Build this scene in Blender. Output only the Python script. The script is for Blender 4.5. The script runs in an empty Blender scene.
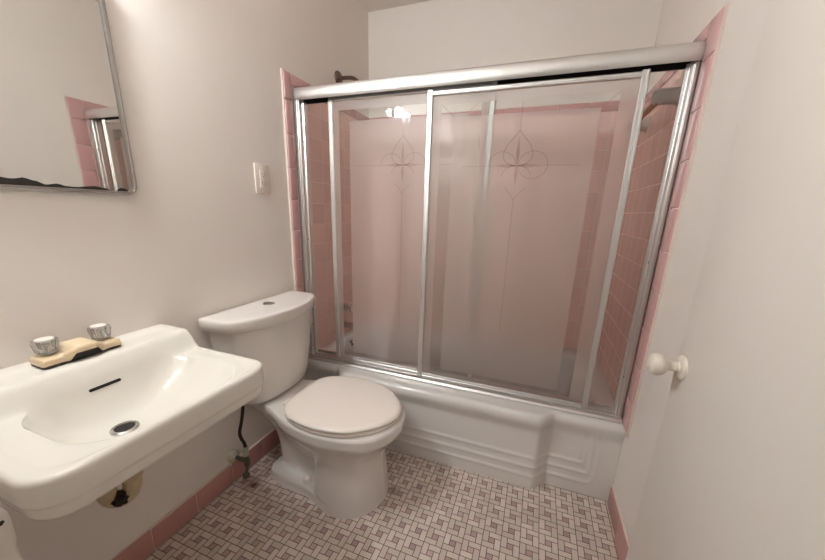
import bpy, bmesh, math, random
from mathutils import Vector, Matrix, Quaternion
random.seed(7)
PI = math.pi
scene = bpy.context.scene
col = scene.collection
W, D, H = 1.524, 0.80, 2.2935      # room width, alcove depth, ceiling height
ZT = 1.7184                        # top of the pink tile
RIM = 0.362                        # tub rim height
YF = -1.213                        # room side of the wall with the doorway

# ------------------------------------------------------------------ materials
def s2l(c):
    return tuple(((v/255)/12.92 if v/255 <= .04045 else ((v/255+.055)/1.055)**2.4) for v in c)

class NT:
    """small node-tree helper"""
    def __init__(s, name):
        s.m = bpy.data.materials.new(name); s.m.use_nodes = True
        s.t = s.m.node_tree; s.t.nodes.clear()
        s.out = s.t.nodes.new('ShaderNodeOutputMaterial')
    def n(s, typ, **kw):
        nd = s.t.nodes.new(typ)
        for k, v in kw.items(): setattr(nd, k, v)
        return nd
    def put(s, sock, v):
        if isinstance(v, bpy.types.NodeSocket): s.t.links.new(v, sock)
        else: sock.default_value = v
    def math(s, op, a, b=None, c=None):
        nd = s.n('ShaderNodeMath', operation=op)
        s.put(nd.inputs[0], a)
        if b is not None: s.put(nd.inputs[1], b)
        if c is not None: s.put(nd.inputs[2], c)
        return nd.outputs[0]
    def mix(s, f, a, b):
        nd = s.n('ShaderNodeMix', data_type='RGBA')
        s.put(nd.inputs[0], f)
        for i, v in ((6, a), (7, b)):
            s.put(nd.inputs[i], v if isinstance(v, bpy.types.NodeSocket) else (*v, 1))
        return nd.outputs[2]
    def step(s, lo, hi, v):
        nd = s.n('ShaderNodeMapRange', interpolation_type='SMOOTHSTEP')
        s.put(nd.inputs[0], v); s.put(nd.inputs[1], lo); s.put(nd.inputs[2], hi)
        return nd.outputs[0]
    def noise(s, scale, detail=3, rough=.5, vec=None):
        nd = s.n('ShaderNodeTexNoise'); nd.inputs['Scale'].default_value = scale
        nd.inputs['Detail'].default_value = detail; nd.inputs['Roughness'].default_value = rough
        if vec is not None: s.t.links.new(vec, nd.inputs['Vector'])
        return nd.outputs['Fac']
    def pos(s):
        return s.n('ShaderNodeTexCoord').outputs['Object']
    def xyz(s, v):
        nd = s.n('ShaderNodeSeparateXYZ'); s.t.links.new(v, nd.inputs[0]); return nd.outputs
    def bsdf(s, color, rough=.5, metal=0, spec=.5, coat=0, height=None, bump=.1, dist=.002):
        p = s.n('ShaderNodeBsdfPrincipled')
        s.put(p.inputs['Base Color'], color if isinstance(color, bpy.types.NodeSocket) else (*color, 1))
        s.put(p.inputs['Roughness'], rough); p.inputs['Metallic'].default_value = metal
        p.inputs['Specular IOR Level'].default_value = spec
        p.inputs['Coat Weight'].default_value = coat; p.inputs['Coat Roughness'].default_value = .05
        if height is not None:
            b = s.n('ShaderNodeBump'); b.inputs['Strength'].default_value = bump; b.inputs['Distance'].default_value = dist
            s.put(b.inputs['Height'], height); s.t.links.new(b.outputs[0], p.inputs['Normal'])
        s.t.links.new(p.outputs[0], s.out.inputs[0])
        return s.m

def plain(name, rgb, rough=.5, metal=0, spec=.5, var=.03, scale=30, bump=0):
    t = NT(name); c = s2l(rgb); po = t.pos()
    nz = t.noise(scale, 4, .6, po)
    colr = t.mix(nz, tuple(v*(1-var) for v in c), tuple(min(1, v*(1+var)) for v in c))
    return t.bsdf(colr, rough, metal, spec, height=nz if bump else None, bump=bump)

def paint(name, rgb, rough=.45):
    t = NT(name); c = s2l(rgb); po = t.pos()
    big = t.noise(2.2, 4, .55, po); fine = t.noise(95, 3, .6, po); lump = t.noise(14, 2, .5, po)
    cc = t.mix(big, tuple(v*.965 for v in c), tuple(min(1, v*1.03) for v in c))
    h = t.math('ADD', t.math('MULTIPLY', fine, .35), lump)
    return t.bsdf(cc, rough, spec=.35, height=h, bump=.16, dist=.004)

def tile_mat(name, rgb, ua, va, pu, pv, u0, v0, grout=(236, 220, 211), g=.0019):
    t = NT(name); po = t.pos(); x = t.xyz(po)
    def cell(ax, p, o):
        f = t.math('DIVIDE', t.math('SUBTRACT', x[ax], o), p)
        fr = t.math('FRACT', f)
        d = t.math('MULTIPLY', t.math('MINIMUM', fr, t.math('SUBTRACT', 1.0, fr)), p)
        return d, t.math('FLOOR', f)
    du, iu = cell(ua, pu, u0); dv, iv = cell(va, pv, v0)
    d = t.math('MINIMUM', du, dv)
    m = t.step(g*.6, g*1.25, d)
    wn = t.n('ShaderNodeTexWhiteNoise', noise_dimensions='2D')
    cmb = t.n('ShaderNodeCombineXYZ'); t.put(cmb.inputs[0], iu); t.put(cmb.inputs[1], iv)
    t.t.links.new(cmb.outputs[0], wn.inputs['Vector'])
    c = s2l(rgb)
    tc = t.mix(wn.outputs['Value'], tuple(v*.95 for v in c), tuple(v*1.05 for v in c))
    cc = t.mix(m, s2l(grout), tc)
    rg = t.math('SUBTRACT', .75, t.math('MULTIPLY', m, .55))
    hh = t.step(0.0, .004, d)
    return t.bsdf(cc, rg, spec=.5, height=hh, bump=.5, dist=.0015)

def floor_mat():
    t = NT('pinwheel_mosaic'); po = t.pos(); x = t.xyz(po)
    M = 0.06502; u0, v0 = 1.15011, -0.06338
    def loc(ax, o):
        f = t.math('DIVIDE', t.math('SUBTRACT', x[ax], o - M/2), M)
        return t.math('MULTIPLY', t.math('FRACT', f), 3.0), t.math('FLOOR', f)
    u, iu = loc(0, u0); v, iv = loc(1, v0)
    def rect(a, b, c, d):
        return t.math('MINIMUM', t.math('MINIMUM', t.math('SUBTRACT', u, a), t.math('SUBTRACT', b, u)),
                      t.math('MINIMUM', t.math('SUBTRACT', v, c), t.math('SUBTRACT', d, v)))
    R = [rect(0, 1, 1, 3), rect(1, 3, 2, 3), rect(2, 3, 0, 2), rect(0, 2, 0, 1)]
    ctr = rect(1, 2, 1, 2)
    dm = ctr
    for r in R: dm = t.math('MAXIMUM', dm, r)
    m = t.step(.028, .085, dm)
    pink = t.math('GREATER_THAN', ctr, 0.0)
    wn = t.n('ShaderNodeTexWhiteNoise', noise_dimensions='3D')
    cmb = t.n('ShaderNodeCombineXYZ'); t.put(cmb.inputs[0], iu); t.put(cmb.inputs[1], iv)
    idx = t.math('ADD', t.math('ADD', t.math('GREATER_THAN', R[0], 0.0), t.math('MULTIPLY', t.math('GREATER_THAN', R[1], 0.0), 2.0)),
                 t.math('MULTIPLY', t.math('GREATER_THAN', R[2], 0.0), 3.0))
    t.put(cmb.inputs[2], idx); t.t.links.new(cmb.outputs[0], wn.inputs['Vector'])
    rv = wn.outputs['Value']
    wht = t.mix(rv, s2l((200, 186, 176)), s2l((220, 207, 198)))
    pk = t.mix(rv, s2l((170, 143, 139)), s2l((196, 170, 165)))
    tc = t.mix(pink, wht, pk)
    dirt = t.step(.45, .75, t.noise(5, 4, .6, po))
    tc = t.mix(t.math('MULTIPLY', dirt, .22), tc, s2l((150, 130, 115)))
    gr = t.mix(t.noise(60, 2, .5, po), s2l((66, 54, 48)), s2l((112, 96, 88)))
    cc = t.mix(m, gr, tc)
    # rust spot under the supply valve and grime round the toilet foot (worn-in stains)
    def blob(px, py, r, nscale, amt, rgb, cin):
        dx = t.math('SUBTRACT', x[0], px); dy = t.math('SUBTRACT', x[1], py)
        dd = t.math('SQRT', t.math('ADD', t.math('MULTIPLY', dx, dx), t.math('MULTIPLY', dy, dy)))
        nn = t.math('MULTIPLY', t.math('SUBTRACT', t.noise(nscale, 3, .6, po), .5), r*1.6)
        k = t.step(r, r*.35, t.math('ADD', dd, nn))
        return t.mix(t.math('MULTIPLY', k, amt), cin, s2l(rgb))
    cc = blob(.098, -.452, .016, 60, .85, (86, 34, 20), cc)
    cc = blob(.085, -.455, .06, 30, .35, (110, 70, 50), cc)
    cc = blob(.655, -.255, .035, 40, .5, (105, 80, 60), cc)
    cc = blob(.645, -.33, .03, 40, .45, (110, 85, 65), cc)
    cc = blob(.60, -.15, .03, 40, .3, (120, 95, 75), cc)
    cc = blob(1.27, .02, .03, 50, .4, (110, 90, 70), cc)
    rg = t.math('SUBTRACT', .8, t.math('MULTIPLY', m, .42))
    return t.bsdf(cc, rg, spec=.4, height=m, bump=.5, dist=.001)

M = {}
M['paint'] = paint('wall_paint', (231, 225, 219))
M['ceil'] = paint('ceiling_paint', (222, 214, 207), .6)
M['doorp'] = paint('door_paint', (231, 225, 218), .4)
M['jambp'] = paint('jamb_paint', (205, 200, 190), .5)
M['floor'] = floor_mat()
M['tileL'] = tile_mat('tile_side', (238, 206, 197), 1, 2, .1045, .1045, .055, 1.488)
M['tileB'] = tile_mat('tile_back', (238, 206, 197), 0, 2, .1045, .1045, .03, 1.488)
M['trim'] = plain('tile_trim_glaze', (203, 160, 160), .16, spec=.55, var=.05, scale=9)
M['base'] = plain('base_tile_glaze', (190, 142, 137), .2, spec=.5, var=.06, scale=9)
M['grout'] = plain('white_grout', (216, 200, 190), .8, var=.06, scale=60)
M['chinaT'] = plain('toilet_china', (220, 215, 210), .09, spec=.5, var=.008, scale=4)
M['seat'] = plain('seat_plastic', (236, 227, 219), .22, spec=.45, var=.008, scale=4)
M['chinaS'] = plain('sink_china', (222, 218, 209), .09, spec=.55, var=.012, scale=5)
M['enamel'] = plain('tub_enamel', (219, 216, 212), .14, spec=.5, var=.012, scale=5)
M['dark'] = plain('dark_hole', (14, 12, 11), .6, var=.2)
M['black'] = plain('black_gasket_and_shade', (22, 20, 19), .5, var=.2)
M['almond'] = plain('almond_plastic', (218, 196, 163), .3, spec=.5, var=.02)
M['white_pl'] = plain('white_plastic', (226, 216, 205), .3, var=.01)
M['knob'] = plain('painted_knob', (222, 214, 200), .3, spec=.5, var=.08, scale=70)
M['alu'] = plain('satin_aluminium', (225, 224, 222), .42, metal=1, var=.04, scale=20)
M['alub'] = plain('bright_aluminium', (222, 220, 218), .36, metal=1, var=.05, scale=25)
M['chrome'] = plain('chrome', (200, 196, 192), .12, metal=1, var=.03, scale=30)
M['darkchrome'] = plain('tarnished_chrome', (120, 106, 98), .3, metal=1, var=.35, scale=50)
M['wood'] = plain('brown_rod', (166, 116, 78), .45, var=.15, scale=30)
M['ceramic'] = plain('white_ceramic', (214, 208, 200), .2, var=.02)
M['pipe'] = plain('dirty_pipe', (190, 172, 140), .5, var=.28, scale=60, bump=.3)
M['gunk'] = plain('black_gunk', (38, 28, 20), .8, var=.6, scale=90, bump=.6)
M['corroded'] = plain('corroded_brass', (86, 88, 72), .6, metal=.4, var=.6, scale=120, bump=.5)
M['verdigris'] = plain('pale_corroded_nut', (168, 170, 150), .6, var=.35, scale=90, bump=.4)
M['hose'] = plain('dark_supply_tube', (48, 34, 30), .45, metal=.3, var=.4, scale=80)
M['flaked'] = plain('flaked_paint', (186, 178, 160), .6, var=.25, scale=90, bump=.5)
M['hallp'] = paint('hall_paint', (200, 192, 182), .6)

def mirror_mat():
    t = NT('mirror_glass'); po = t.pos()
    c = t.mix(t.noise(8, 2, .5, po), (.80, .80, .77), (.83, .83, .80))
    return t.bsdf(c, .015, metal=1)
M['mirror'] = mirror_mat()
M['silver'] = plain('mirror_frame', (160, 154, 150), .28, metal=1, var=.12, scale=60)
M['desilver'] = plain('black_edge_rot', (34, 30, 25), .5, var=.5, scale=120)

def acrylic_mat():
    t = NT('clear_acrylic'); po = t.pos()
    tr = t.n('ShaderNodeBsdfTransparent'); tr.inputs[0].default_value = (.93, .93, .92, 1)
    gl = t.n('ShaderNodeBsdfGlossy'); gl.inputs['Roughness'].default_value = .06
    df = t.n('ShaderNodeBsdfDiffuse'); df.inputs[0].default_value = (.75, .73, .70, 1)
    fr = t.n('ShaderNodeFresnel'); fr.inputs[0].default_value = 1.5
    m1 = t.n('ShaderNodeMixShader'); t.put(m1.inputs[0], t.math('ADD', t.math('MULTIPLY', fr.outputs[0], .9), .08))
    t.t.links.new(tr.outputs[0], m1.inputs[1]); t.t.links.new(gl.outputs[0], m1.inputs[2])
    m2 = t.n('ShaderNodeMixShader'); t.put(m2.inputs[0], t.math('ADD', t.math('MULTIPLY', t.noise(50, 2, .5, po), .12), .05))
    t.t.links.new(m1.outputs[0], m2.inputs[1]); t.t.links.new(df.outputs[0], m2.inputs[2])
    t.t.links.new(m2.outputs[0], t.out.inputs[0]); return t.m
M['acrylic'] = acrylic_mat()

def glass_clear(name, tint=(.95, .96, .95), refl=1.0, rough=.01):
    t = NT(name); po = t.pos()
    tr = t.n('ShaderNodeBsdfTransparent')
    t.put(tr.inputs[0], t.mix(t.noise(6, 2, .5, po), tuple(v*.985 for v in tint), tint))
    gl = t.n('ShaderNodeBsdfGlossy'); gl.inputs['Roughness'].default_value = rough
    fr = t.n('ShaderNodeFresnel'); fr.inputs[0].default_value = 1.5
    m1 = t.n('ShaderNodeMixShader'); t.put(m1.inputs[0], t.math('MULTIPLY', fr.outputs[0], refl))
    t.t.links.new(tr.outputs[0], m1.inputs[1]); t.t.links.new(gl.outputs[0], m1.inputs[2])
    t.t.links.new(m1.outputs[0], t.out.inputs[0]); return t.m
M['clear'] = glass_clear('clear_glass')
M['gback'] = glass_clear('glass_back_face', (.99, .99, .99), .25)
M['etch'] = glass_clear('etched_line', (.80, .74, .72), .5, .1)
M['etchd'] = glass_clear('etched_lozenge', (.84, .78, .76), .5, .1)

def frosted_mat():
    t = NT('frosted_glass'); po = t.pos()
    rf = t.n('ShaderNodeBsdfRefraction', distribution='GGX')
    t.put(rf.inputs['Color'], t.mix(t.noise(7, 2, .5, po), (.975, .965, .96), (.99, .98, .975)))
    rf.inputs['Roughness'].default_value = .55; rf.inputs['IOR'].default_value = 1.12
    df = t.n('ShaderNodeBsdfDiffuse'); df.inputs[0].default_value = (.80, .77, .73, 1)
    tl = t.n('ShaderNodeBsdfTranslucent'); tl.inputs[0].default_value = (.86, .82, .79, 1)
    gl = t.n('ShaderNodeBsdfGlossy'); gl.inputs['Roughness'].default_value = .45
    a = t.n('ShaderNodeMixShader'); a.inputs[0].default_value = .6
    t.t.links.new(df.outputs[0], a.inputs[1]); t.t.links.new(tl.outputs[0], a.inputs[2])
    tp = t.n('ShaderNodeBsdfTransparent'); tp.inputs[0].default_value = (.97, .96, .95, 1)
    rt = t.n('ShaderNodeMixShader'); rt.inputs[0].default_value = .62
    t.t.links.new(rf.outputs[0], rt.inputs[1]); t.t.links.new(tp.outputs[0], rt.inputs[2])
    b = t.n('ShaderNodeMixShader'); b.inputs[0].default_value = .32
    t.t.links.new(rt.outputs[0], b.inputs[1]); t.t.links.new(a.outputs[0], b.inputs[2])
    fr = t.n('ShaderNodeFresnel'); fr.inputs[0].default_value = 1.45
    c = t.n('ShaderNodeMixShader'); t.put(c.inputs[0], t.math('MULTIPLY', fr.outputs[0], .8))
    t.t.links.new(b.outputs[0], c.inputs[1]); t.t.links.new(gl.outputs[0], c.inputs[2])
    t.t.links.new(c.outputs[0], t.out.inputs[0]); return t.m
M['frost'] = frosted_mat()

def bulb_mat():
    t = NT('lit_globe'); e = t.n('ShaderNodeEmission')
    e.inputs[0].default_value = (.945, .985, 1.0, 1); e.inputs[1].default_value = 430
    t.t.links.new(e.outputs[0], t.out.inputs[0]); return t.m
M['bulb'] = bulb_mat()
def hall_mat():
    t = NT('lit_dome'); e = t.n('ShaderNodeEmission')
    e.inputs[0].default_value = (.88, .94, 1.0, 1); e.inputs[1].default_value = 26
    t.t.links.new(e.outputs[0], t.out.inputs[0]); return t.m
M['halllamp'] = hall_mat()

# ------------------------------------------------------------------ object helpers
OFF = {}
def off(o): return OFF.get(o.name, Vector((0, 0, 0))) if o else Vector((0, 0, 0))
def finish(name, bm, mats, parent=None, smooth=True, angle=35, label=None):
    bmesh.ops.remove_doubles(bm, verts=bm.verts, dist=1e-6)
    bmesh.ops.recalc_face_normals(bm, faces=bm.faces)
    o_ = off(parent)
    if o_.length: bmesh.ops.translate(bm, verts=bm.verts, vec=-o_)
    me = bpy.data.meshes.new(name); bm.to_mesh(me); bm.free()
    for m in (mats if isinstance(mats, (list, tuple)) else [mats]): me.materials.append(m)
    if smooth:
        for p in me.polygons: p.use_smooth = True
        me.set_sharp_from_angle(angle=math.radians(angle))
    o = bpy.data.objects.new(name, me); col.objects.link(o)
    if parent: o.parent = parent; OFF[o.name] = o_
    if label: o['label'] = label
    return o
def thing(name, label, cat, loc, group=None):
    o = bpy.data.objects.new(name, None); col.objects.link(o); o.location = loc
    o.empty_display_size = .05; OFF[o.name] = Vector(loc)
    o['label'] = label; o['category'] = cat
    if group: o['group'] = group
    return o
def struct(o, label=None, cat=None):
    o['kind'] = 'structure'
    if label: o['label'] = label
    if cat: o['category'] = cat
    return o
def add_box(bm, x0, x1, y0, y1, z0, z1, bev=0, seg=2, mi=0):
    r = bmesh.ops.create_cube(bm, size=1)
    vs = r['verts']
    for v in vs:
        v.co = Vector((x0+(v.co.x+.5)*(x1-x0), y0+(v.co.y+.5)*(y1-y0), z0+(v.co.z+.5)*(z1-z0)))
    fs = {f for v in vs for f in v.link_faces}
    for f in fs: f.material_index = mi
    if bev:
        es = list({e for v in vs for e in v.link_edges})
        bmesh.ops.bevel(bm, geom=es, offset=bev, segments=seg, affect='EDGES', profile=.5)
def box(name, mat, x0, x1, y0, y1, z0, z1, bev=0, parent=None, seg=2, **k):
    bm = bmesh.new(); add_box(bm, x0, x1, y0, y1, z0, z1, bev, seg)
    return finish(name, bm, mat, parent, **k)
def ring_loft(bm, rings, cap0=True, cap1=True, closed=True, mi=0):
    vr = [[bm.verts.new(p) for p in r] for r in rings]
    n = len(vr[0])
    for a, b in zip(vr, vr[1:]):
        for i in range(n if closed else n-1):
            j = (i+1) % n
            try: f = bm.faces.new((a[i], a[j], b[j], b[i])); f.material_index = mi
            except ValueError: pass
    if cap0:
        f = bm.faces.new(vr[0][::-1]); f.material_index = mi
    if cap1:
        f = bm.faces.new(vr[-1]); f.material_index = mi
    return vr
def frame_of(d):
    d = d.normalized(); a = Vector((0, 0, 1)) if abs(d.z) < .9 else Vector((1, 0, 0))
    u = d.cross(a).normalized(); return u, d.cross(u).normalized()
def add_lathe(bm, origin, axis, prof, n=32, mi=0, squash=(1, 1)):
    """prof: list of (distance along axis, radius)"""
    origin = Vector(origin); axis = Vector(axis).normalized(); u, v = frame_of(axis)
    rings = [[origin+axis*a+(u*math.cos(2*PI*i/n)*squash[0]+v*math.sin(2*PI*i/n)*squash[1])*max(r, 1e-5) for i in range(n)] for a, r in prof]
    ring_loft(bm, rings, mi=mi)
def add_tube(bm, pts, rad, n=16, mi=0):
    pts = [Vector(p) for p in pts]; rads = rad if isinstance(rad, (list, tuple)) else [rad]*len(pts)
    rings = []; u = None
    for i, p in enumerate(pts):
        d = (pts[min(i+1, len(pts)-1)]-pts[max(i-1, 0)]).normalized()
        if u is None: u, _ = frame_of(d)
        u = (u-d*u.dot(d)).normalized(); v = d.cross(u)
        rings.append([p+(u*math.cos(2*PI*k/n)+v*math.sin(2*PI*k/n))*rads[i] for k in range(n)])
    ring_loft(bm, rings, mi=mi)
def catmull(P, n=6, closed=False):
    out = []; N = len(P)
    for i in range(N if closed else N-1):
        g = (lambda k: P[k % N]) if closed else (lambda k: P[min(max(k, 0), N-1)])
        p0, p1, p2, p3 = [Vector(g(i+k)) for k in (-1, 0, 1, 2)]
        for s in range(n):
            t = s/n
            out.append(.5*((2*p1)+(p2-p0)*t+(2*p0-5*p1+4*p2-p3)*t*t+(3*p1-p0-3*p2+p3)*t**3))
    if not closed: out.append(Vector(P[-1]))
    return out
def sstep(a, b, x):
    t = min(1, max(0, (x-a)/(b-a))); return t*t*(3-2*t)
def lerp(a, b, t): return a+(b-a)*t
def rrect(cx, cy, hx, hy, r, n=10):
    """closed rounded rectangle in plan; r may be 4 radii (+x+y, -x+y, -x-y, +x-y)"""
    rs = r if isinstance(r, (list, tuple)) else [r]*4
    pts = []
    for q, (sx, sy) in enumerate(((1, 1), (-1, 1), (-1, -1), (1, -1))):
        rr = rs[q]; ox, oy = cx+sx*(hx-rr), cy+sy*(hy-rr)
        for i in range(n+1):
            a = PI/2*(q+i/n); pts.append((ox+rr*math.cos(a), oy+rr*math.sin(a)))
    return pts
def resample(pts, n):
    P = [Vector((p[0], p[1], 0)) for p in pts]; P.append(P[0].copy())
    L = [0]
    for a, b in zip(P, P[1:]): L.append(L[-1]+(b-a).length)
    out = []; k = 0
    for i in range(n):
        s = L[-1]*i/n
        while L[k+1] < s: k += 1
        t = (s-L[k])/max(1e-9, L[k+1]-L[k]); out.append(P[k].lerp(P[k+1], t))
    return out
def polar_resample(pts, c, n):
    """points of the outline at n equal angles round c, so that rings correspond"""
    P = [Vector((p[0]-c[0], p[1]-c[1])) for p in pts]; out = []
    for i in range(n):
        a = 2*PI*i/n; d = Vector((math.cos(a), math.sin(a))); best = None
        for p, q in zip(P, P[1:]+P[:1]):
            e = q-p; den = d.x*e.y-d.y*e.x
            if abs(den) < 1e-12: continue
            t = (p.x*e.y-p.y*e.x)/den; s = (p.x*d.y-p.y*d.x)/den
            if t > 0 and -1e-6 <= s <= 1+1e-6: best = t if best is None else max(best, t)
        best = best or .001
        out.append((c[0]+d.x*best, c[1]+d.y*best))
    return out
def extrude_x(bm, prof, x0, x1, mi=0):
    ring_loft(bm, [[(x0, y, z) for y, z in prof], [(x1, y, z) for y, z in prof]], mi=mi)
def extrude_z(bm, prof, z0, z1, mi=0):
    ring_loft(bm, [[(x, y, z0) for x, y in prof], [(x, y, z1) for x, y in prof]], mi=mi)

# ------------------------------------------------------------------ the room
YH = -2.5                                           # far end of the hall behind the camera
fl = struct(box('floor', M['floor'], -.1, W+.1, YH-.1, D+.1, -.06, 0), 'pink and white pinwheel mosaic tile floor', 'floor')
struct(box('ceiling', M['ceil'], -.1, W+.1, YH-.1, D+.1, H, H+.08), 'plain painted ceiling', 'ceiling')
wl = struct(box('wall_left', M['paint'], -.1, 0, YH, D+.1, 0, H), 'off-white painted wall behind the sink and toilet', 'wall')
wr = struct(box('wall_right', M['paint'], W, W+.1, YH, D+.1, 0, H), 'off-white painted wall behind the open door', 'wall')
wb = struct(box('wall_back', M['paint'], 0, W, D, D+.1, 0, H), 'off-white wall above the tub with pink tile', 'wall')
struct(box('wall_hall', M['hallp'], 0, W, YH-.1, YH, 0, H), 'hall wall opposite the doorway', 'wall')
bm = bmesh.new()
JX, HX, DZ = .66, 1.492, 2.04                       # doorway: left jamb, right jamb, head
add_box(bm, 0, JX-.018, YF-.10, YF, 0, H)
add_box(bm, HX+.002, W, YF-.10, YF, 0, H)
add_box(bm, JX-.018, HX+.002, YF-.10, YF, DZ+.02, H)
struct(finish('wall_front', bm, M['paint'], smooth=False), 'wall with the doorway beside the sink', 'wall')
# door jamb: painted board with worn, lumpy edges and a chipped spot
bm = bmesh.new()
prof = rrect(JX-.009, YF-.05, .009, .052, .006, 4)
rings = []
for i in range(320):
    z = DZ*i/319; r_ = random.Random(i)
    dx = -.002+.0008*math.sin(z*37)+.0006*math.sin(z*91+1)+r_.uniform(-.0005, .0005)
    nt = sstep(.845, .895, z)*(1-sstep(.96, .972, z))
    rings.append([(x+(dx if x > JX-.01 else 0), y+(dx-.016*nt if y > YF-.01 else 0), z) for x, y in prof])
ring_loft(bm, rings)
jamb = struct(finish('trim_1', bm, M['jambp']), 'worn white painted door jamb at the left edge', 'door jamb')
bm = bmesh.new()
cv = [bm.verts.new((JX+.0008, YF-.009+.0028*math.cos(a)*(1+.3*math.sin(3*a)), .847+.0022*math.sin(a)*(1+.25*math.cos(2*a)))) for a in [2*PI*k/14 for k in range(14)]]
cv2 = [bm.verts.new((JX-.003, v.co.y, v.co.z)) for v in cv]
for k in range(14): bm.faces.new((cv[k], cv[(k+1) % 14], cv2[(k+1) % 14], cv2[k]))
bm.faces.new(cv); bm.faces.new(cv2[::-1])
finish('paint_chip', bm, M['gunk'], jamb, label='dark chip in the jamb paint')

# pink field tile on the three alcove walls
TH = .008
pl = box('tile_panel', M['tileL'], 0, TH, .046, D, RIM+.0008, 1.672, parent=wl, smooth=False, label='pink square wall tiles by the tub taps')
pr = box('tile_panel', M['tileL'], W-TH, W, .060, D, RIM+.0008, 1.672, parent=wr, smooth=False, label='pink square wall tiles at the right of the tub')
pb = box('tile_panel', M['tileB'], TH, W-TH, D-TH, D, RIM+.0008, 1.672, parent=wb, smooth=False, label='pink square wall tiles behind the tub')
# bullnose edging: single glazed pieces over a strip of grout
S = .14107
def edge_tiles(parent, side):
    bmT = bmesh.new(); bmG = bmesh.new()
    ye_, yi_ = (0, .048) if side == 'L' else (-.015, .064)
    def piece(y0, y1, z0, z1):
        g = .0012; t = .013
        x0, x1 = (0, t) if side == 'L' else (W-t, W)
        add_box(bmT, x0, x1, y0+g, y1-g, z0+g, z1-g, .005, 3)
    z = 1.6092
    piece(ye_, yi_, z, ZT)
    while z-S > RIM+.02:
        piece(ye_, yi_, z-S, z); z -= S
    piece(ye_, yi_, RIM+.004, z)
    y = yi_
    while y < D-.02:
        piece(y, min(y+S, D-.004), ZT-.047, ZT); y += S
    xg0, xg1 = (0, .0085) if side == 'L' else (W-.0085, W)
    add_box(bmG, xg0, xg1, ye_-(.0035 if side == 'L' else .002), .046, RIM-.012, ZT+.002)
    add_box(bmG, xg0, xg1, .046, D, ZT-.05, ZT+.002)
    finish('edging_tiles', bmT, M['trim'], parent, label='darker pink bullnose tiles edging the alcove')
    finish('grout_strip', bmG, M['grout'], parent, smooth=False, label='white grout line')
edge_tiles(wl, 'L'); edge_tiles(wr, 'R')
bmT = bmesh.new(); x = .012
while x < W-.015:
    add_box(bmT, x+.0012, min(x+S, W-.012)-.0012, D-.013, D, ZT-.047, ZT-.001, .005, 3); x += S
finish('edging_tiles', bmT, M['trim'], wb, label='darker pink bullnose row topping the back wall tile')
box('grout_strip', M['grout'], .002, W-.002, D-.0085, D, ZT-.05, ZT+.002, parent=wb, smooth=False)

# pink tile baseboards, one mesh each, single pieces with a grout joint
def baseboard(name, side, y0, y1, joints, label):
    bm = bmesh.new(); hb = .090
    js = [y0]+[j for j in joints if y0+.02 < j < y1-.02]+[y1]
    for i, (a, b) in enumerate(zip(js, js[1:])):
        rr = random.Random(i+(5 if side == 'R' else 0)); dh = rr.uniform(-.002, .002); t = .011+rr.uniform(-.001, .001)
        x0, x1 = (0, t) if side == 'L' else (W-t, W)
        add_box(bm, x0, x1, a+.0012, b-.0012, .001, hb+dh, .0035, 2)
    o = finish(name, bm, M['base']); struct(o, label, 'baseboard')
    xg = (0, .0075) if side == 'L' else (W-.0075, W)
    box('grout_strip', M['grout'], xg[0], xg[1], y0, y1, .0005, hb+.003, parent=o, smooth=False)
baseboard('baseboard_left', 'L', YF+.002, .022, [-.795-.16*2, -.955, -.795, -.634, -.472, -.312, -.15], 'pink tile baseboard under the sink and toilet')
baseboard('baseboard_right', 'R', YF+.002, .022, [-.15-.16*k for k in range(7)], 'pink tile baseboard beside the open door')

# ------------------------------------------------------------------ open door and knob
DX = 1.474
door = struct(box('door_1', M['doorp'], DX, DX+.035, -1.175, -.372, .012, 2.03, .0025), 'plain off-white door standing open against the right wall', 'door')
bm = bmesh.new(); KY, KZ = -.410, .808
add_lathe(bm, (DX, KY, KZ), (-1, 0, 0), [(-.002, .030), (.002, .030), (.005, .0285), (.0075, .024), (.0085, .015), (.011, .0135)], 32)
rose = finish('knob_rose', bm, M['knob'], door)
bm = bmesh.new()
add_lathe(bm, (DX-.008, KY, KZ), (-1, 0, 0), [(0, .0125), (.004, .0118), (.014, .0108), (.020, .0115), (.025, .0165), (.030, .0225), (.036, .0262), (.043, .0278), (.050, .0268), (.056, .0230), (.060, .0160), (.062, .0085), (.0625, .001)], 32)
finish('door_knob', bm, M['knob'], door, angle=60, label='white painted round door knob')
for dz_ in (.018, -.018):
    bm = bmesh.new(); add_lathe(bm, (DX-.0055, KY+.001, KZ+dz_), (-1, 0, 0), [(0, .0032), (.0016, .003), (.0022, .0015)], 12)
    finish('rose_screw', bm, M['darkchrome'], rose)

# ------------------------------------------------------------------ bathtub
tub = thing('bathtub', 'white enamel bathtub with a stepped apron along the back of the room', 'bathtub', (W/2, .3, 0))
def yfront(x):
    return .034-.056*sstep(.205, .275, x)*(1-sstep(1.205, 1.272, x))
def groove(x, z):
    # three nested ridges: along the foot of the apron, turning up near both ends
    x0, x1, zb = .075, W-.075, .062
    def sd(px, pz):    # distance inside a big rounded U shape
        dx = min(px-x0, x1-px)*1.7; dz = pz-zb
        r = .05
        if dx < r and dz < r: return r-math.hypot(r-dx, r-dz)
        return min(dx, dz)
    d = sd(x, z); g = 0
    fade = 1-sstep(.26, .335, z)
    for k in range(3):
        c = k*.043
        g += .0030*math.exp(-((d-c)/.0075)**2)-.002*sstep(c-.006, c+.012, d)*0
        g -= .0022*sstep(c, c+.012, d)
    return g*fade
bm = bmesh.new()
xs = [W*i/230 for i in range(231)]
prof = []
NZ = 84
for i in range(NZ): prof.append(('a', .0015+(RIM-.028-.0015)*i/(NZ-1)))
for i in range(1, 9): prof.append(('r', PI/2*i/8))
for i in range(1, 64): prof.append(('t', i/63))
rows = []
bx0, bx1, by0, by1 = .048, W-.075, .128, D-.065
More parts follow.
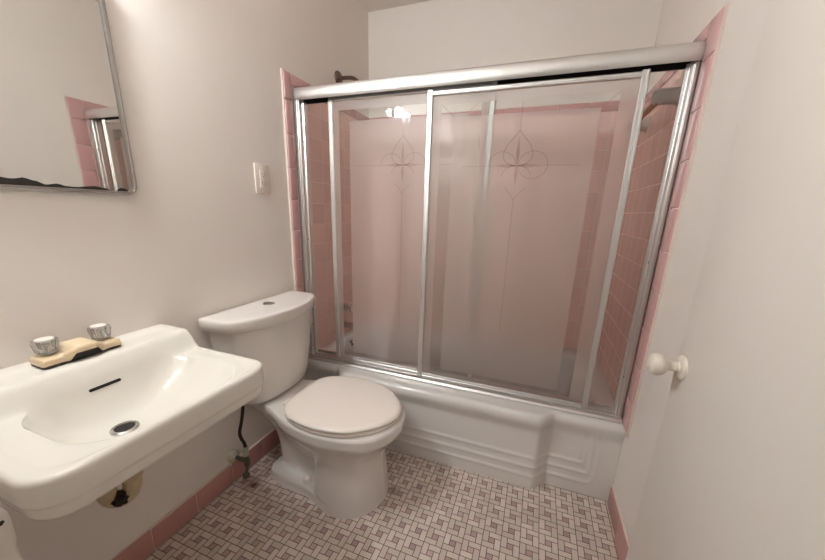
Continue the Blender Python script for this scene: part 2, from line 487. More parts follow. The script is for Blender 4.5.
def basin(x, y):
    r = .13; cx, cy = (bx0+bx1)/2, (by0+by1)/2
    qx, qy = abs(x-cx)-(bx1-bx0)/2+r, abs(y-cy)-(by1-by0)/2+r
    d = math.hypot(max(qx, 0), max(qy, 0))+min(max(qx, qy), 0)-r
    return -d
for kind, v in prof:
    row = []
    for x in xs:
        yf = yfront(x)
        lip = .014
        if kind == 'a':
            t = v/(RIM-.028)
            y = yf-groove(x, v)-lip*sstep(.80, 1.0, t)+.006*(t)
            z = v
        elif kind == 'r':
            R_ = .026
            y = yf-lip+.006+R_*(1-math.cos(v)); z = RIM-.028+.028*math.sin(v)
        else:
            ys = yf-lip+.006+.026; y = lerp(ys, D-.001, v)
            b = basin(x, y); z = RIM
            if b > -.012:
                z = RIM-.006*sstep(-.012, .012, b)-.285*sstep(0, .115, b)
        row.append((x if 0 < x < W else (x+.0015 if x <= 0 else x-.0015), y, z))
    rows.append(row)
ring_loft(bm, rows, cap0=False, cap1=False, closed=False)
# closed back and underside so the tub is a solid
shell = finish('tub_shell', bm, M['enamel'], tub, angle=70)
bm = bmesh.new()
add_lathe(bm, (.066, .415, .312), (1, 0, .3), [(0, .030), (.004, .030), (.008, .026), (.009, .01), (.015, .009), (.016, .001)], 24)
finish('overflow_plate', bm, M['darkchrome'], tub, label='dark chrome overflow plate')
bm = bmesh.new()
add_lathe(bm, (.33, .43, .0775), (0, 0, 1), [(-.002, .03), (.001, .03), (.003, .026), (.001, .018)], 24)
finish('tub_drain', bm, M['chrome'], tub)

# taps on the left alcove wall
def wall_tap(z, y, label, kind):
    t = thing('tub_tap' if kind == 'tap' else 'tub_spout', label, 'tap' if kind == 'tap' else 'spout', (TH, y, z))
    b = bmesh.new(); add_lathe(b, (TH, y, z), (1, 0, 0), [(0, .027), (.003, .027), (.007, .022), (.010, .012), (.03, .010)], 24)
    finish('escutcheon', b, M['chrome'], t)
    b = bmesh.new()
    if kind == 'tap':
        add_lathe(b, (TH+.028, y, z), (1, 0, 0), [(0, .011), (.004, .014), (.016, .014), (.02, .010), (.022, .001)], 20)
        for a in (0, PI/2, PI, 3*PI/2):
            c, s = math.cos(a+.4), math.sin(a+.4)
            add_tube(b, [(TH+.037, y+c*.008, z+s*.008), (TH+.037, y+c*.02, z+s*.02), (TH+.038, y+c*.030, z+s*.030), (TH+.038, y+c*.033, z+s*.033)], [.005, .0055, .0075, .004], 10)
        finish('cross_handle', b, M['chrome'], t)
    else:
        add_tube(b, [(TH+.008, y, z), (TH+.05, y, z), (TH+.085, y, z-.002), (TH+.105, y, z-.012), (TH+.112, y, z-.026)], [.017, .018, .018, .017, .015], 18)
        finish('spout_body', b, M['chrome'], t)
wall_tap(.552, .435, 'upper chrome tub tap with cross handle on pink tile', 'tap')
wall_tap(.436, .432, 'chrome tub spout below the cross-handled tap', 'spout')

# shower arm above the tile
sh = thing('shower_arm', 'dark bronze shower arm sticking out of the wall above the header', 'shower arm', (0, .447, 1.828))
bm = bmesh.new(); add_lathe(bm, (0, .447, 1.832), (1, 0, 0), [(0, .034), (.004, .034), (.012, .029), (.019, .016), (.023, .012)], 28)
finish('flange', bm, M['darkchrome'], sh)
bm = bmesh.new(); add_tube(bm, catmull([(.004, .447, 1.830), (.05, .447, 1.829), (.09, .447, 1.824), (.12, .447, 1.806), (.145, .447, 1.775), (.155, .447, 1.76)], 5), .0095, 14)
arm = finish('arm_pipe', bm, M['darkchrome'], sh, angle=60)
bm = bmesh.new(); d = Vector((.55, 0, -.83)).normalized()
add_lathe(bm, (.152, .447, 1.764), d, [(0, .011), (.012, .012), (.02, .016), (.045, .030), (.05, .031), (.054, .028), (.055, .001)], 24)
finish('shower_head', bm, M['darkchrome'], sh)

# towel bar on the right alcove wall: white ceramic posts, brown rod
tb = thing('towel_bar', 'brown towel bar on white ceramic posts high on the right shower wall', 'towel bar', (W-TH, .33, 1.55))
def post(y, z):
    b = bmesh.new(); rings = []
    for t, hy, hz in ((0, .028, .032), (.006, .028, .032), (.012, .024, .027), (.03, .021, .025), (.065, .021, .025), (.078, .019, .023), (.086, .014, .018), (.090, .006, .009)):
        rings.append([(W-TH-t, y+hy*math.copysign(abs(math.cos(a))**.7, math.cos(a)), z+hz*math.copysign(abs(math.sin(a))**.7, math.sin(a))) for a in [2*PI*k/28 for k in range(28)]])
    ring_loft(b, rings); finish('post', b, M['ceramic'], tb)
post(.20, 1.562); post(.60, 1.562)
bm = bmesh.new(); add_tube(bm, [(1.447, .19, 1.548), (1.447, .61, 1.548)], .011, 18)
finish('rod', bm, M['wood'], tb, label='brown rod')

# ------------------------------------------------------------------ shower door frame
fr = thing('shower_door_frame', 'fixed aluminium header, track and wall jambs of the tub enclosure', 'door frame', (W/2, .085, RIM))
X0, X1 = .0135, W-.0135
HZ0, HZ1 = 1.617, 1.669
bm = bmesh.new()
outer = [(.062, HZ0), (.058, HZ0+.006), (.0555, HZ0+.016), (.0555, HZ0+.030), (.0575, HZ0+.043), (.063, HZ1-.002), (.069, HZ1), (.128, HZ1), (.130, HZ1-.002), (.130, HZ0)]
inner = [(.128, HZ0), (.128, HZ1-.003), (.069, HZ1-.003), (.0655, HZ1-.006), (.061, HZ0+.034), (.0585, HZ0+.024), (.061, HZ0+.008), (.064, HZ0)]
extrude_x(bm, outer+inner, X0, X1)
hd_ = finish('header', bm, M['alu'], fr, angle=50, label='satin aluminium header rail')
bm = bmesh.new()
add_box(bm, X0+.001, X1-.001, .068, .1275, HZ1-.0065, HZ1-.0035); add_box(bm, X0+.001, X1-.001, .1245, .1275, HZ0+.001, HZ1-.0065)  # black strips added to put the shade of the channel into colour
finish('channel_shade', bm, M['black'], hd_, smooth=False, label='black strips painted as shade inside the header channel')
bm = bmesh.new(); zb = RIM
prof = [(.050, zb), (.050, zb+.005), (.058, zb+.012), (.060, zb+.022), (.063, zb+.022), (.064, zb+.010), (.090, zb+.010), (.091, zb+.022), (.094, zb+.022), (.095, zb+.010), (.118, zb+.010), (.119, zb+.03), (.124, zb+.03), (.126, zb)]
extrude_x(bm, prof, X0, X1)
finish('bottom_track', bm, M['alub'], fr, angle=25, label='bright aluminium bottom track')
for side in (0, 1):
    def mx(v): return X0-.0005+v if side == 0 else X1+.0005-v
    bm = bmesh.new()
    prof = [(0, .057), (.009, .057), (.0095, .0605), (.0115, .061), (.0115, .068), (.0180, .069), (.0190, .0715), (.0190, .088), (.026, .090), (.026, .094), (.021, .096), (.021, .122), (.018, .126), (0, .126)]
    pts = [(mx(a), b+(.013 if side and b < .08 else (.006 if side and b < .1 else 0))) for a, b in prof]
    extrude_z(bm, pts, RIM+.0015, HZ0+.004)
    j = finish('wall_jamb', bm, M['alub'], fr, angle=20)
    for z in (.55, 1.0, 1.45):
        bm = bmesh.new(); add_lathe(bm, (mx(.0185), .082, z), (1 if side == 0 else -1, 0, 0), [(0, .004), (.0015, .0035), (.002, .001)], 10)
        finish('jamb_screw', bm, M['darkchrome'], j)

# ------------------------------------------------------------------ sliding doors
def ribbon(bm, pts, w, y, closed=False, mi=0):
    """flat strip along (x, z) points on the glass face; w = width or list of widths"""
    n = len(pts); L = []; R_ = []
    for i, p in enumerate(pts):
        a = pts[(i-1) % n] if (closed or i > 0) else p
        b = pts[(i+1) % n] if (closed or i < n-1) else p
        dx, dz = b[0]-a[0], b[1]-a[1]; l = math.hypot(dx, dz) or 1
        ww = (w[i] if isinstance(w, list) else w)/2
        nx, nz = -dz/l*ww, dx/l*ww
        L.append(bm.verts.new((p[0]+nx, y, p[1]+nz))); R_.append(bm.verts.new((p[0]-nx, y, p[1]-nz)))
    for i in range(n if closed else n-1):
        j = (i+1) % n
        f = bm.faces.new((L[i], L[j], R_[j], R_[i])); f.material_index = mi
def motif(bm, cx, cz, s, y, ztop, zbot, xl, xr, bars):
    lw = .0034*s
    tear = catmull([(cx, 0, cz+.122*s), (cx-.014*s, 0, cz+.104*s), (cx-.040*s, 0, cz+.074*s), (cx-.053*s, 0, cz+.043*s), (cx-.047*s, 0, cz+.020*s), (cx-.026*s, 0, cz+.004*s), (cx, 0, cz-.003*s)], 7)
    T = [(p.x, p.z) for p in tear]
    ribbon(bm, T, lw, y); ribbon(bm, [(2*cx-a, b) for a, b in T], lw, y)
    B = [(a, 2*cz-b) for a, b in T]
    for q in (B[:14], B[22:]):
        ribbon(bm, q, lw*.75, y); ribbon(bm, [(2*cx-a, b) for a, b in q], lw*.75, y)
    for sg in (-1, 1):
        c = [(cx+sg*(.057*s+.052*s*math.cos(a)), cz+.002+.048*s*math.sin(a)) for a in [2*PI*k/48 for k in range(48)]]
        if sg > 0 and bars == 'R': ribbon(bm, c, lw*.8, y, closed=True)
        else: ribbon(bm, [c[k] for k in range(0, 25)], lw*.8, y)
    for dx, dz, l in ((0, 1, .098), (0, -1, .072), (1, 0, .088), (-1, 0, .088)):
        p = [(cx+dx*l*s*t, cz+dz*l*s*t) for t in (.04, .2, .42, .6, .8, 1)]
        ribbon(bm, p, [.003*s, .009*s, .014*s, .011*s, .005*s, .001*s], y-.00015, mi=1)
    ribbon(bm, [(cx, cz+.122*s), (cx, ztop)], lw*.75, y)
    ribbon(bm, [(cx, cz-.122*s), (cx, zbot)], lw*.7, y)
    ribbon(bm, [(cx-.088*s, cz), (xl, cz)], lw*.6, y); ribbon(bm, [(cx+.088*s, cz), (xr, cz)], lw*.6, y)

def sliding_door(label, x0, x1, yc, z1, band, mot):
    z0 = RIM+.018
    t = thing('sliding_shower_door', label, 'shower door', ((x0+x1)/2, yc, RIM+.012), 'sliding doors of the tub enclosure')
    sw = .023
    for a in (x0, x1-sw):
        bm = bmesh.new()
        prof = [(a, yc+.008), (a, yc-.006), (a+.003, yc-.0095), (a+.007, yc-.0095), (a+.0085, yc-.0075), (a+sw-.0085, yc-.0075), (a+sw-.007, yc-.0095), (a+sw-.003, yc-.0095), (a+sw, yc-.006), (a+sw, yc+.008)]
        extrude_z(bm, prof, z0, z1); finish('stile', bm, M['alu'], t, angle=25)
    for z, n_ in ((z1-.020, 'top_rail'), (z0, 'bottom_rail')):
        bm = bmesh.new()
        hgt = .017 if n_ == 'top_rail' else .020
        prof = [(yc+.0075, z), (yc-.006, z), (yc-.0085, z+.003), (yc-.0085, z+.006), (yc-.0065, z+.008), (yc-.0065, z+hgt-.003), (yc-.005, z+hgt), (yc+.0075, z+hgt)]
        extrude_x(bm, prof, x0+sw+.0003, x1-sw-.0003); finish(n_, bm, M['alu'], t, angle=25)
    # pane: frosted face with a clear inset band
    ga, gb, gc, gd = x0+sw-.004, x1-sw+.004, z0+.016, z1-.022
    yf, yb = yc-.0025, yc+.0025
    bm = bmesh.new()
    def rc(a, b, c, d, y): return [(a, y, c), (b, y, c), (b, y, d), (a, y, d)]
    bo, bi = band
    R1 = [bm.verts.new(p) for p in rc(ga, gb, gc, gd, yf)]
    R2 = [bm.verts.new(p) for p in rc(*bo, yf)]; R3 = [bm.verts.new(p) for p in rc(*bi, yf)]
    Bk = [bm.verts.new(p) for p in rc(ga, gb, gc, gd, yb)]
    for i in range(4):
        j = (i+1) % 4
        f = bm.faces.new((R1[i], R1[j], R2[j], R2[i])); f.material_index = 0
        f = bm.faces.new((R2[i], R2[j], R3[j], R3[i])); f.material_index = 1
        f = bm.faces.new((R1[i], Bk[i], Bk[j], R1[j])); f.material_index = 2
    f = bm.faces.new(R3); f.material_index = 0
    f = bm.faces.new(Bk[::-1]); f.material_index = 2
    g = finish('glass_pane', bm, [M['frost'], M['clear'], M['gback']], t, smooth=False, label='frosted pane with a clear inset border')
    bm = bmesh.new(); ye = yf-.0004
    for (cx, cz), (ex, ez) in zip([(bo[0], bo[2]), (bo[1], bo[2]), (bo[1], bo[3]), (bo[0], bo[3])], [(bi[0], bi[2]), (bi[1], bi[2]), (bi[1], bi[3]), (bi[0], bi[3])]):
        ribbon(bm, [(cx, cz), (ex, ez)], .0018, ye)
    motif(bm, *mot[:3], ye, *mot[3:])
    finish('etched_motif', bm, [M['etch'], M['etchd']], g, smooth=False, label='etched four-petal flower motif')
sliding_door('rear frosted sliding door at the left, nearer the shower taps', .166, .903, .103, 1.631,
             ((.217, .852, .408, 1.572), (.271, .800, .426, 1.527)), (.529, 1.342, .95, 1.560, .60, .29, .76, 'L'))
sliding_door('front frosted sliding door at the right, overlapping the other one', .640, 1.386, .079, 1.609,
             ((.700, 1.313, .418, 1.555), (.752, 1.262, .438, 1.510)), (1.005, 1.329, 1.0, 1.545, .66, .79, 1.22, 'R'))

# ------------------------------------------------------------------ toilet
TY = -.285
toi = thing('toilet', 'white two-piece toilet with the lid closed beside the tub', 'toilet', (.36, TY, 0))
def half_outline(P, n=7):
    c = catmull([(p[0], p[1], 0) for p in P], n)
    L = [(p.x, max(p.y, 0)) for p in c]
    full = [(x, TY+w) for x, w in L]+[(x, TY-w) for x, w in L[-2:0:-1]]
    return full
TWIST = -.016           # the bowl sits very slightly askew under the tank
def sect(z, P): return [(x, y+TWIST*sstep(0, .35, x), z) for x, y in half_outline(P)]
def sscale(z, P, k, cx=.47):
    return [(cx+(x-cx)*k, TY+TWIST+(y-TY-TWIST)*k, z) for x, y, _ in sect(z, P)]
def vloft(bm, rings, n=4):
    """loft through the rings with smooth in-between rings"""
    cols = [catmull([r_q[i] for r_q in rings], n) for i in range(len(rings[0]))]
    ring_loft(bm, [[tuple(c[k]) for c in cols] for k in range(len(cols[0]))])
foot = [(.110, 0), (.110, .060), (.130, .100), (.22, .116), (.33, .116), (.395, .132), (.49, .1585), (.583, .131), (.632, .067), (.648, 0)]
foot1 = [(.113, 0), (.113, .058), (.133, .097), (.22, .112), (.33, .112), (.395, .131), (.49, .1575), (.582, .1305), (.631, .067), (.647, 0)]
foot2 = [(.120, 0), (.120, .054), (.140, .090), (.22, .104), (.33, .106), (.395, .129), (.49, .1555), (.580, .129), (.629, .0665), (.645, 0)]
mid0 = [(.15, 0), (.15, .035), (.168, .055), (.23, .060), (.372, .058), (.390, .124), (.49, .155), (.580, .1285), (.6285, .0665), (.6445, 0)]
mid1 = [(.15, 0), (.15, .034), (.168, .054), (.23, .058), (.376, .056), (.393, .119), (.488, .150), (.577, .125), (.625, .065), (.641, 0)]
mid2 = [(.145, 0), (.145, .036), (.165, .058), (.23, .064), (.372, .070), (.391, .108), (.485, .142), (.571, .118), (.618, .062), (.635, 0)]
bow0 = [(.14, 0), (.14, .045), (.16, .070), (.23, .086), (.34, .108), (.391, .122), (.485, .142), (.573, .118), (.620, .062), (.638, 0)]
bow1 = [(.12, 0), (.12, .055), (.14, .082), (.22, .105), (.32, .140), (.39, .155), (.49, .158), (.593, .128), (.645, .066), (.661, 0)]
bow2 = [(.07, 0), (.07, .065), (.09, .092), (.19, .112), (.30, .155), (.385, .175), (.49, .178), (.612, .148), (.674, .076), (.693, 0)]
rim0 = [(.05, 0), (.05, .075), (.07, .100), (.18, .118), (.285, .160), (.38, .183), (.49, .187), (.622, .156), (.690, .082), (.709, 0)]
rim1 = [(.045, 0), (.045, .080), (.065, .104), (.17, .122), (.28, .162), (.38, .185), (.49, .189), (.625, .157), (.693, .083), (.713, 0)]
rim2 = [(.05, 0), (.05, .076), (.07, .100), (.17, .118), (.28, .157), (.38, .180), (.49, .184), (.622, .153), (.688, .081), (.707, 0)]
bm = bmesh.new()
vloft(bm, [sect(.001, foot), sect(.012, foot1), sect(.040, foot2), sect(.047, mid0), sect(.10, mid1), sect(.17, mid2), sect(.225, bow0), sect(.272, bow1), sect(.312, bow2), sect(.332, rim0), sect(.355, rim1), sect(.3695, rim1), sect(.3775, rim2)])
bowl = finish('bowl', bm, M['chinaT'], toi, angle=50)
for sg in (-1, 1):
    bm = bmesh.new()
    add_lathe(bm, (.325, TY+TWIST+sg*.083, .043), (0, 0, 1), [(0, .017), (.006, .017), (.014, .0145), (.021, .008), (.023, .001)], 20)
    finish('bolt_cap', bm, M['seat'], toi, label='white floor bolt cap')
# seat ring and lid
def seat_outline(gx, w):
    return [(.258-gx, 0), (.258-gx, .060+w), (.264-gx*.9, .108+w), (.30, .152+w), (.37, .181+w), (.46, .189+w), (.565, .168+w), (.644+gx*.5, .110+w), (.685+gx*.8, .050+w*.5), (.698+gx, 0)]
SO = seat_outline(0, 0)
def stack(*zk): return [sscale(z, SO, k) for z, k in zk]
bm = bmesh.new()
ring_loft(bm, stack((.378, .95), (.3795, .98), (.3855, 1.0), (.392, .996), (.3945, .965)))
st = finish('seat', bm, M['seat'], toi, angle=50)
bm = bmesh.new()
ring_loft(bm, stack((.396, .955), (.3975, .988), (.4025, 1.012), (.4085, 1.004), (.4125, .965), (.4142, .89), (.4152, .70), (.4156, .35)))
ld = finish('seat_lid', bm, M['seat'], toi, angle=60)
for sg in (-1, 1):
    bm = bmesh.new(); add_box(bm, .232, .262, TY-.01+sg*.075-.022, TY-.01+sg*.075+.022, .379, .3965, .004, 3)
    finish('hinge', bm, M['seat'], toi)
# tank
def dshape(xb, hw, depth, bow, r=.03, n=64):
    """D plan: flat back at xb, front bowed out"""
    P = [(xb, 0), (xb, hw*.5), (xb, hw-.016), (xb+.004, hw-.004), (xb+.02, hw), (xb+depth*.42, hw-.001), (xb+depth*.72, hw*.93), (xb+depth*.92, hw*.74), (xb+depth+bow*.55, hw*.42), (xb+depth+bow, 0)]
    return half_outline(P, 7)
def dz(z, *a): return [(x, y, z) for x, y in dshape(*a)]
bm = bmesh.new()
ring_loft(bm, [dz(.379, .05, .150, .105, .010), dz(.390, .042, .172, .124, .012), (dz(.405, .037, .183, .137, .014)), dz(.45, .033, .194, .146, .016), dz(.56, .029, .210, .157, .018), dz(.66, .026, .223, .165, .020), dz(.7125, .025, .229, .169, .020)])
finish('tank', bm, M['chinaT'], toi, angle=60)
bm = bmesh.new()
ring_loft(bm, [dz(.7135, .016, .243, .183, .022), dz(.716, .013, .248, .188, .024), dz(.750, .012, .251, .192, .024), dz(.757, .0135, .2495, .190, .024), dz(.7605, .017, .246, .186, .022), dz(.7625, .026, .234, .172, .02), dz(.763, .05, .19, .13, .018)])
lid = finish('tank_lid', bm, M['chinaT'], toi, angle=60)
bm = bmesh.new(); add_lathe(bm, (.098, TY+.005, .7625), (0, 0, 1), [(0, .023), (.002, .023), (.0035, .021), (.0035, .019), (.0028, .0185), (.003, .001)], 32)
finish('flush_button', bm, M['silver'], lid, label='round grey metal flush button')

# ------------------------------------------------------------------ supply valve
va = thing('water_supply_valve', 'corroded water supply valve with dark tube between sink and toilet', 'valve', (0, -.457, .117))
VY = -.457
bm = bmesh.new(); add_lathe(bm, (0, VY+.002, .117), (1, 0, 0), [(0, .027), (.006, .027), (.013, .023), (.018, .014), (.022, .012)], 24)
finish('escutcheon', bm, M['flaked'], va, label='paint-flaked wall escutcheon')
bm = bmesh.new(); add_tube(bm, [(.01, VY+.002, .117), (.055, VY, .117), (.08, VY, .117)], .0085, 14)
add_tube(bm, [(.08, VY, .095), (.08, VY, .10), (.08, VY, .128), (.08, VY, .132)], [.010, .0125, .0125, .010], 14)
add_tube(bm, [(.08, VY, .128), (.08, VY, .150), (.08, VY+.001, .175)], [.0095, .0085, .0085], 14)
finish('valve_body', bm, M['corroded'], va)
bm = bmesh.new(); add_tube(bm, [(.08, VY, .146), (.08, VY, .149), (.08, VY, .163), (.08, VY+.0005, .186), (.08, VY+.0005, .189)], [.010, .0125, .0120, .0115, .009], 8)
finish('coupling_nut', bm, M['verdigris'], va, angle=25, label='pale green corroded coupling nut')
bm = bmesh.new(); add_tube(bm, [(.08, VY, .105), (.088, VY-.012, .085), (.094, VY-.022, .066)], [.007, .007, .006], 12)
add_lathe(bm, (.090, VY-.016, .078), (.3, -.5, -.8), [(0, .012), (.004, .014), (.018, .014), (.022, .010), (.024, .001)], 8, squash=(1, .5))
finish('valve_handle', bm, M['corroded'], va)
bm = bmesh.new()
add_tube(bm, catmull([(.08, VY+.001, .172), (.08, VY+.001, .19), (.083, VY-.006, .215), (.085, VY-.018, .245), (.086, VY-.022, .275), (.086, VY-.010, .310), (.088, VY-.002, .345), (.09, VY+.004, .381)], 6), .0065, 12)
finish('supply_tube', bm, M['hose'], va, angle=60)

# ------------------------------------------------------------------ wall sink
SYC = -.8925
sk = thing('wall_sink', 'white wall-hung bathroom sink with a raised back ledge', 'sink', (0, SYC, .70))
hw = .2475; XF = .449; XB = .0015
def top(x): return .778-.052*sstep(.118, .168, x)
N = 144; CB = (.28, SYC)
outl = rrect((XB+XF)/2, SYC, (XF-XB)/2, hw, [.062, .018, .018, .062], 12)
bowlo = rrect(.289, SYC+.016, .141, .184, [.11, .085, .085, .11], 14)
A = polar_resample(outl, CB, N); Bp = polar_resample(bowlo, CB, N)
def inset(P, d, c=CB):
    out = []
    n = len(P)
    for i, p in enumerate(P):
        a, b = P[i-1], P[(i+1) % n]; tx, ty = b[0]-a[0], b[1]-a[1]; l = math.hypot(tx, ty) or 1
        out.append((max(XB, p[0]-ty/l*d), p[1]+tx/l*d))
    return out
bm = bmesh.new(); rings = []
def flat(P, f): rings.append([(x, y, f(x)) for x, y in P])
def scl(P, k, cx, cy): return [(max(XB, cx+(x-cx)*k), cy+(y-cy)*k) for x, y in P]
# underside, second lip, step, apron, rounded edge
flat([(max(XB, .17+(x-.2)*.30), SYC+(y-SYC)*.25) for x, y in A], lambda x: .555)
flat([(max(XB, .18+(x-.2)*.60), SYC+(y-SYC)*.62) for x, y in A], lambda x: .590)
flat(inset(A, .040), lambda x: .637)
def fl_(d, dz_): rings.append([(x, y, dz_(x)) for x, y in inset(A, d)])
low = lambda x: .642
fl_(.012, low)
fl_(.008, lambda x: .645)
fl_(.0055, lambda x: .652)
fl_(.0045, lambda x: .668)
fl_(.0040, lambda x: .6705)
fl_(.0005, lambda x: .6735)
fl_(0, lambda x: .680)
fl_(0, lambda x: lerp(.680, top(x)-.012, .5))
fl_(0, lambda x: top(x)-.012)
fl_(.0015, lambda x: top(x)-.006)
fl_(.005, lambda x: top(x)-.0015)
fl_(.010, lambda x: top(x))
# across the top to the bowl edge, with a faint raised bead near the outside
A1 = inset(A, .010); NB = 16
for k in range(1, NB+1):
    t = k/NB
    rings.append([(lerp(a[0], b[0], t), lerp(a[1], b[1], t), top(lerp(a[0], b[0], t))-.0025*sstep(.15, .4, t)) for a, b in zip(A1, Bp)])
edgez = [r[2] for r in rings[-1]]
DR = (.258, SYC-.028); ZB = .637
for k in range(1, 22):
    t = k/21; ct = 1-.94*t
    s = t
    ring = []
    for (bx, by), ez in zip(Bp, edgez):
        x = DR[0]+(bx-DR[0])*ct; y = DR[1]+(by-DR[1])*ct
        dep = 1-(1-s)**3
        z = ez-(ez-ZB)*dep
        z = z+.0015*(1-sstep(0, .06, t))
        ring.append((x, y, z))
    rings.append(ring)
ring_loft(bm, rings)
basin_o = finish('basin', bm, M['chinaS'], sk, angle=60)
# drain
bm = bmesh.new(); add_lathe(bm, (DR[0], DR[1], ZB+.0005), (0, 0, 1), [(-.004, .0275), (.0035, .0275), (.0055, .0245), (.0045, .0195), (.001, .0185)], 32)
dr = finish('drain', bm, M['chrome'], sk, label='chrome drain flange')
bm = bmesh.new(); add_lathe(bm, (DR[0], DR[1], ZB+.003), (0, 0, 1), [(0, .0183), (.0012, .0183), (.0013, .001)], 28)
finish('drain_hole', bm, M['dark'], dr, label='dark drain opening')
mer = [r_q[N//2] for r_q in rings[-24:]]          # back meridian of the bowl
k_ = min(range(1, len(mer)-1), key=lambda q: abs(mer[q][2]-.712))
tg = (Vector(mer[k_-1])-Vector(mer[k_+1])).normalized()
ctr0 = Vector(mer[k_]); ctr0.y = SYC
bm = bmesh.new(); pts = rrect(0, 0, .033, .0038, .0036, 5)
up_ = Vector((tg.x, 0, tg.z)).normalized(); n_ = Vector((up_.z, 0, -up_.x))
if n_.x < 0: n_ = -n_
ctr = ctr0
ring_loft(bm, [[ctr+Vector((0, a, 0))+up_*b+n_*h for a, b in pts] for h in (-.012, .0009)])
ovf = finish('overflow_slot', bm, M['dark'], sk, smooth=False, label='dark overflow slot')
# trap below
bm = bmesh.new()
PY = SYC-.012
add_tube(bm, catmull([(.205, PY, .59), (.205, PY, .52), (.205, PY, .46), (.203, PY-.003, .436), (.197, PY-.016, .420), (.189, PY-.032, .422), (.184, PY-.044, .440), (.182, PY-.047, .47)], 6), .0205, 20)
add_tube(bm, catmull([(.182, PY-.047, .465), (.175, PY-.047, .493), (.145, PY-.047, .505), (.002, PY-.047, .505)], 5), .0195, 18)
trap = finish('trap_pipe', bm, M['pipe'], sk, angle=60, label='dirty cream drain trap')
bm = bmesh.new(); add_tube(bm, [(.205, PY, .466), (.205, PY, .470), (.205, PY, .498), (.205, PY, .502)], [.0225, .025, .025, .0225], 10)
finish('slip_nut', bm, M['pipe'], trap)
bm = bmesh.new(); rr = random.Random(3)
bmesh.ops.create_icosphere(bm, subdivisions=3, radius=1)
for v in bm.verts:
    k = 1+rr.uniform(-.22, .22); v.co = Vector((.203+v.co.x*.020*k, PY-.032+v.co.y*.017*k, .430+v.co.z*.018*k))
finish('grime', bm, M['gunk'], trap, label='black grime on the trap')

# faucet
fa = thing('faucet', 'almond two-handle faucet with clear knobs on the sink ledge', 'faucet', (.068, -.889, .778))
FY, FX, FZ = -.889, .070, .7785
bm = bmesh.new()
ol = rrect(FX, FY, .030, .0785, [.010]*4, 5)
ring_loft(bm, [[(x, y, FZ) for x, y in ol], [(x, y, FZ+.004) for x, y in ol]])
finish('gasket', bm, M['black'], fa, smooth=False, label='black base gasket')
bm = bmesh.new()
ys = [FY-.0785+.157*i/60 for i in range(61)]
def body_top(y): 
    t = abs(y-FY)
    return FZ+.022+.016*(1-sstep(.018, .048, t))
def body_bot(y): 
    t = abs(y-FY); return FZ+.004
rings = []
for y in ys:
    t = abs(y-FY); hump = 1-sstep(.014, .046, t); zt_ = FZ+.021+.015*hump; e = sstep(.0785, .0755, t); c = .003*(1-e)
    x0, x1 = FX-.028+c, FX+.029-c+.013*hump
    zb_ = FZ+.004; zf = FZ+.004+.016*(1-sstep(.020, .034, t))
    rings.append([(x0, y, zb_), (x0, y, zt_-.004-c), (x0+.004, y, zt_-c), (x1-.007, y, zt_-c), (x1-.002, y, zt_-.003-c), (x1, y, zt_-.007-c), (x1, y, zf), (x1-.004, y, zf), (FX+.012, y, zf), (FX+.012, y, zb_)])
ring_loft(bm, rings)
finish('faucet_body', bm, M['almond'], fa, angle=40)
box('mouth_shade', M['black'], FX+.008, FX+.031, FY-.030, FY+.030, FZ+.004, FZ+.0185, .001, fa, label='black block as the shade in the opening under the raised middle')  # solid black block stands for the shadow under the hump
for sg in (-1, 1):
    y = FY+sg*.0525
    bm = bmesh.new()
    n = 16; rings = []
    for z, r, fl2 in ((0, .0160, 0), (.003, .0190, .3), (.010, .0205, 1), (.027, .0240, 1), (.032, .0232, .6), (.0345, .0185, .2), (.035, .0005, 0)):
        rings.append([(FX-.006+r*(1+.05*fl2*math.cos(PI*k))*math.cos(2*PI*k/n), y+r*(1+.05*fl2*math.cos(PI*k))*math.sin(2*PI*k/n), FZ+.0245+z) for k in range(n)])
    ring_loft(bm, rings)
    hd = finish('knob_handle', bm, M['acrylic'], fa, smooth=False, label='clear faceted acrylic knob')
    bm = bmesh.new(); add_lathe(bm, (FX-.006, y, FZ+.0565), (0, 0, 1), [(0, .017), (.0035, .0165), (.005, .013), (.0053, .001)], 20)
    finish('knob_cap', bm, M['white_pl'], hd, label='white cap of the knob')
    bm = bmesh.new(); add_lathe(bm, (FX-.006, y, FZ+.0215), (0, 0, 1), [(0, .010), (.004, .010), (.005, .0065), (.020, .006), (.022, .0075), (.026, .0075), (.027, .001)], 16)
    finish('stem', bm, M['chrome'], hd)

# ------------------------------------------------------------------ mirror
MY0, MY1, MZ0, MZ1 = -1.020, -.650, 1.171, 1.690
mi = thing('wall_mirror', 'mirror with rounded corners and thin metal frame above the sink', 'mirror', (0, (MY0+MY1)/2, MZ0))
cy, cz = (MY0+MY1)/2, (MZ0+MZ1)/2; hy, hz = (MY1-MY0)/2, (MZ1-MZ0)/2
o1 = rrect(cy, cz, hy, hz, .030, 10); o2 = rrect(cy, cz, hy-.004, hz-.004, .027, 10); o3 = rrect(cy, cz, hy-.009, hz-.009, .022, 10); o4 = rrect(cy, cz, hy-.0095, hz-.0095, .0215, 10)
bm = bmesh.new()
vr = ring_loft(bm, [[(x, a, b) for a, b in o] for x, o in ((.0005, o1), (.009, o1), (.0125, o2), (.0105, o3), (.002, o4), (.0005, o4))], cap0=False, cap1=False)
n = len(vr[0])
for i in range(n): bm.faces.new((vr[-1][i], vr[-1][(i+1) % n], vr[0][(i+1) % n], vr[0][i]))
finish('mirror_frame', bm, M['silver'], mi, angle=40)
bm = bmesh.new(); ring_loft(bm, [[(x-.0022*(a-MY1)+.0026*(b-MZ0), a, b) for a, b in o4] for x in (.0012, .0036)])
mg = finish('mirror_glass', bm, M['mirror'], mi, smooth=False)
bm = bmesh.new(); rr = random.Random(11)
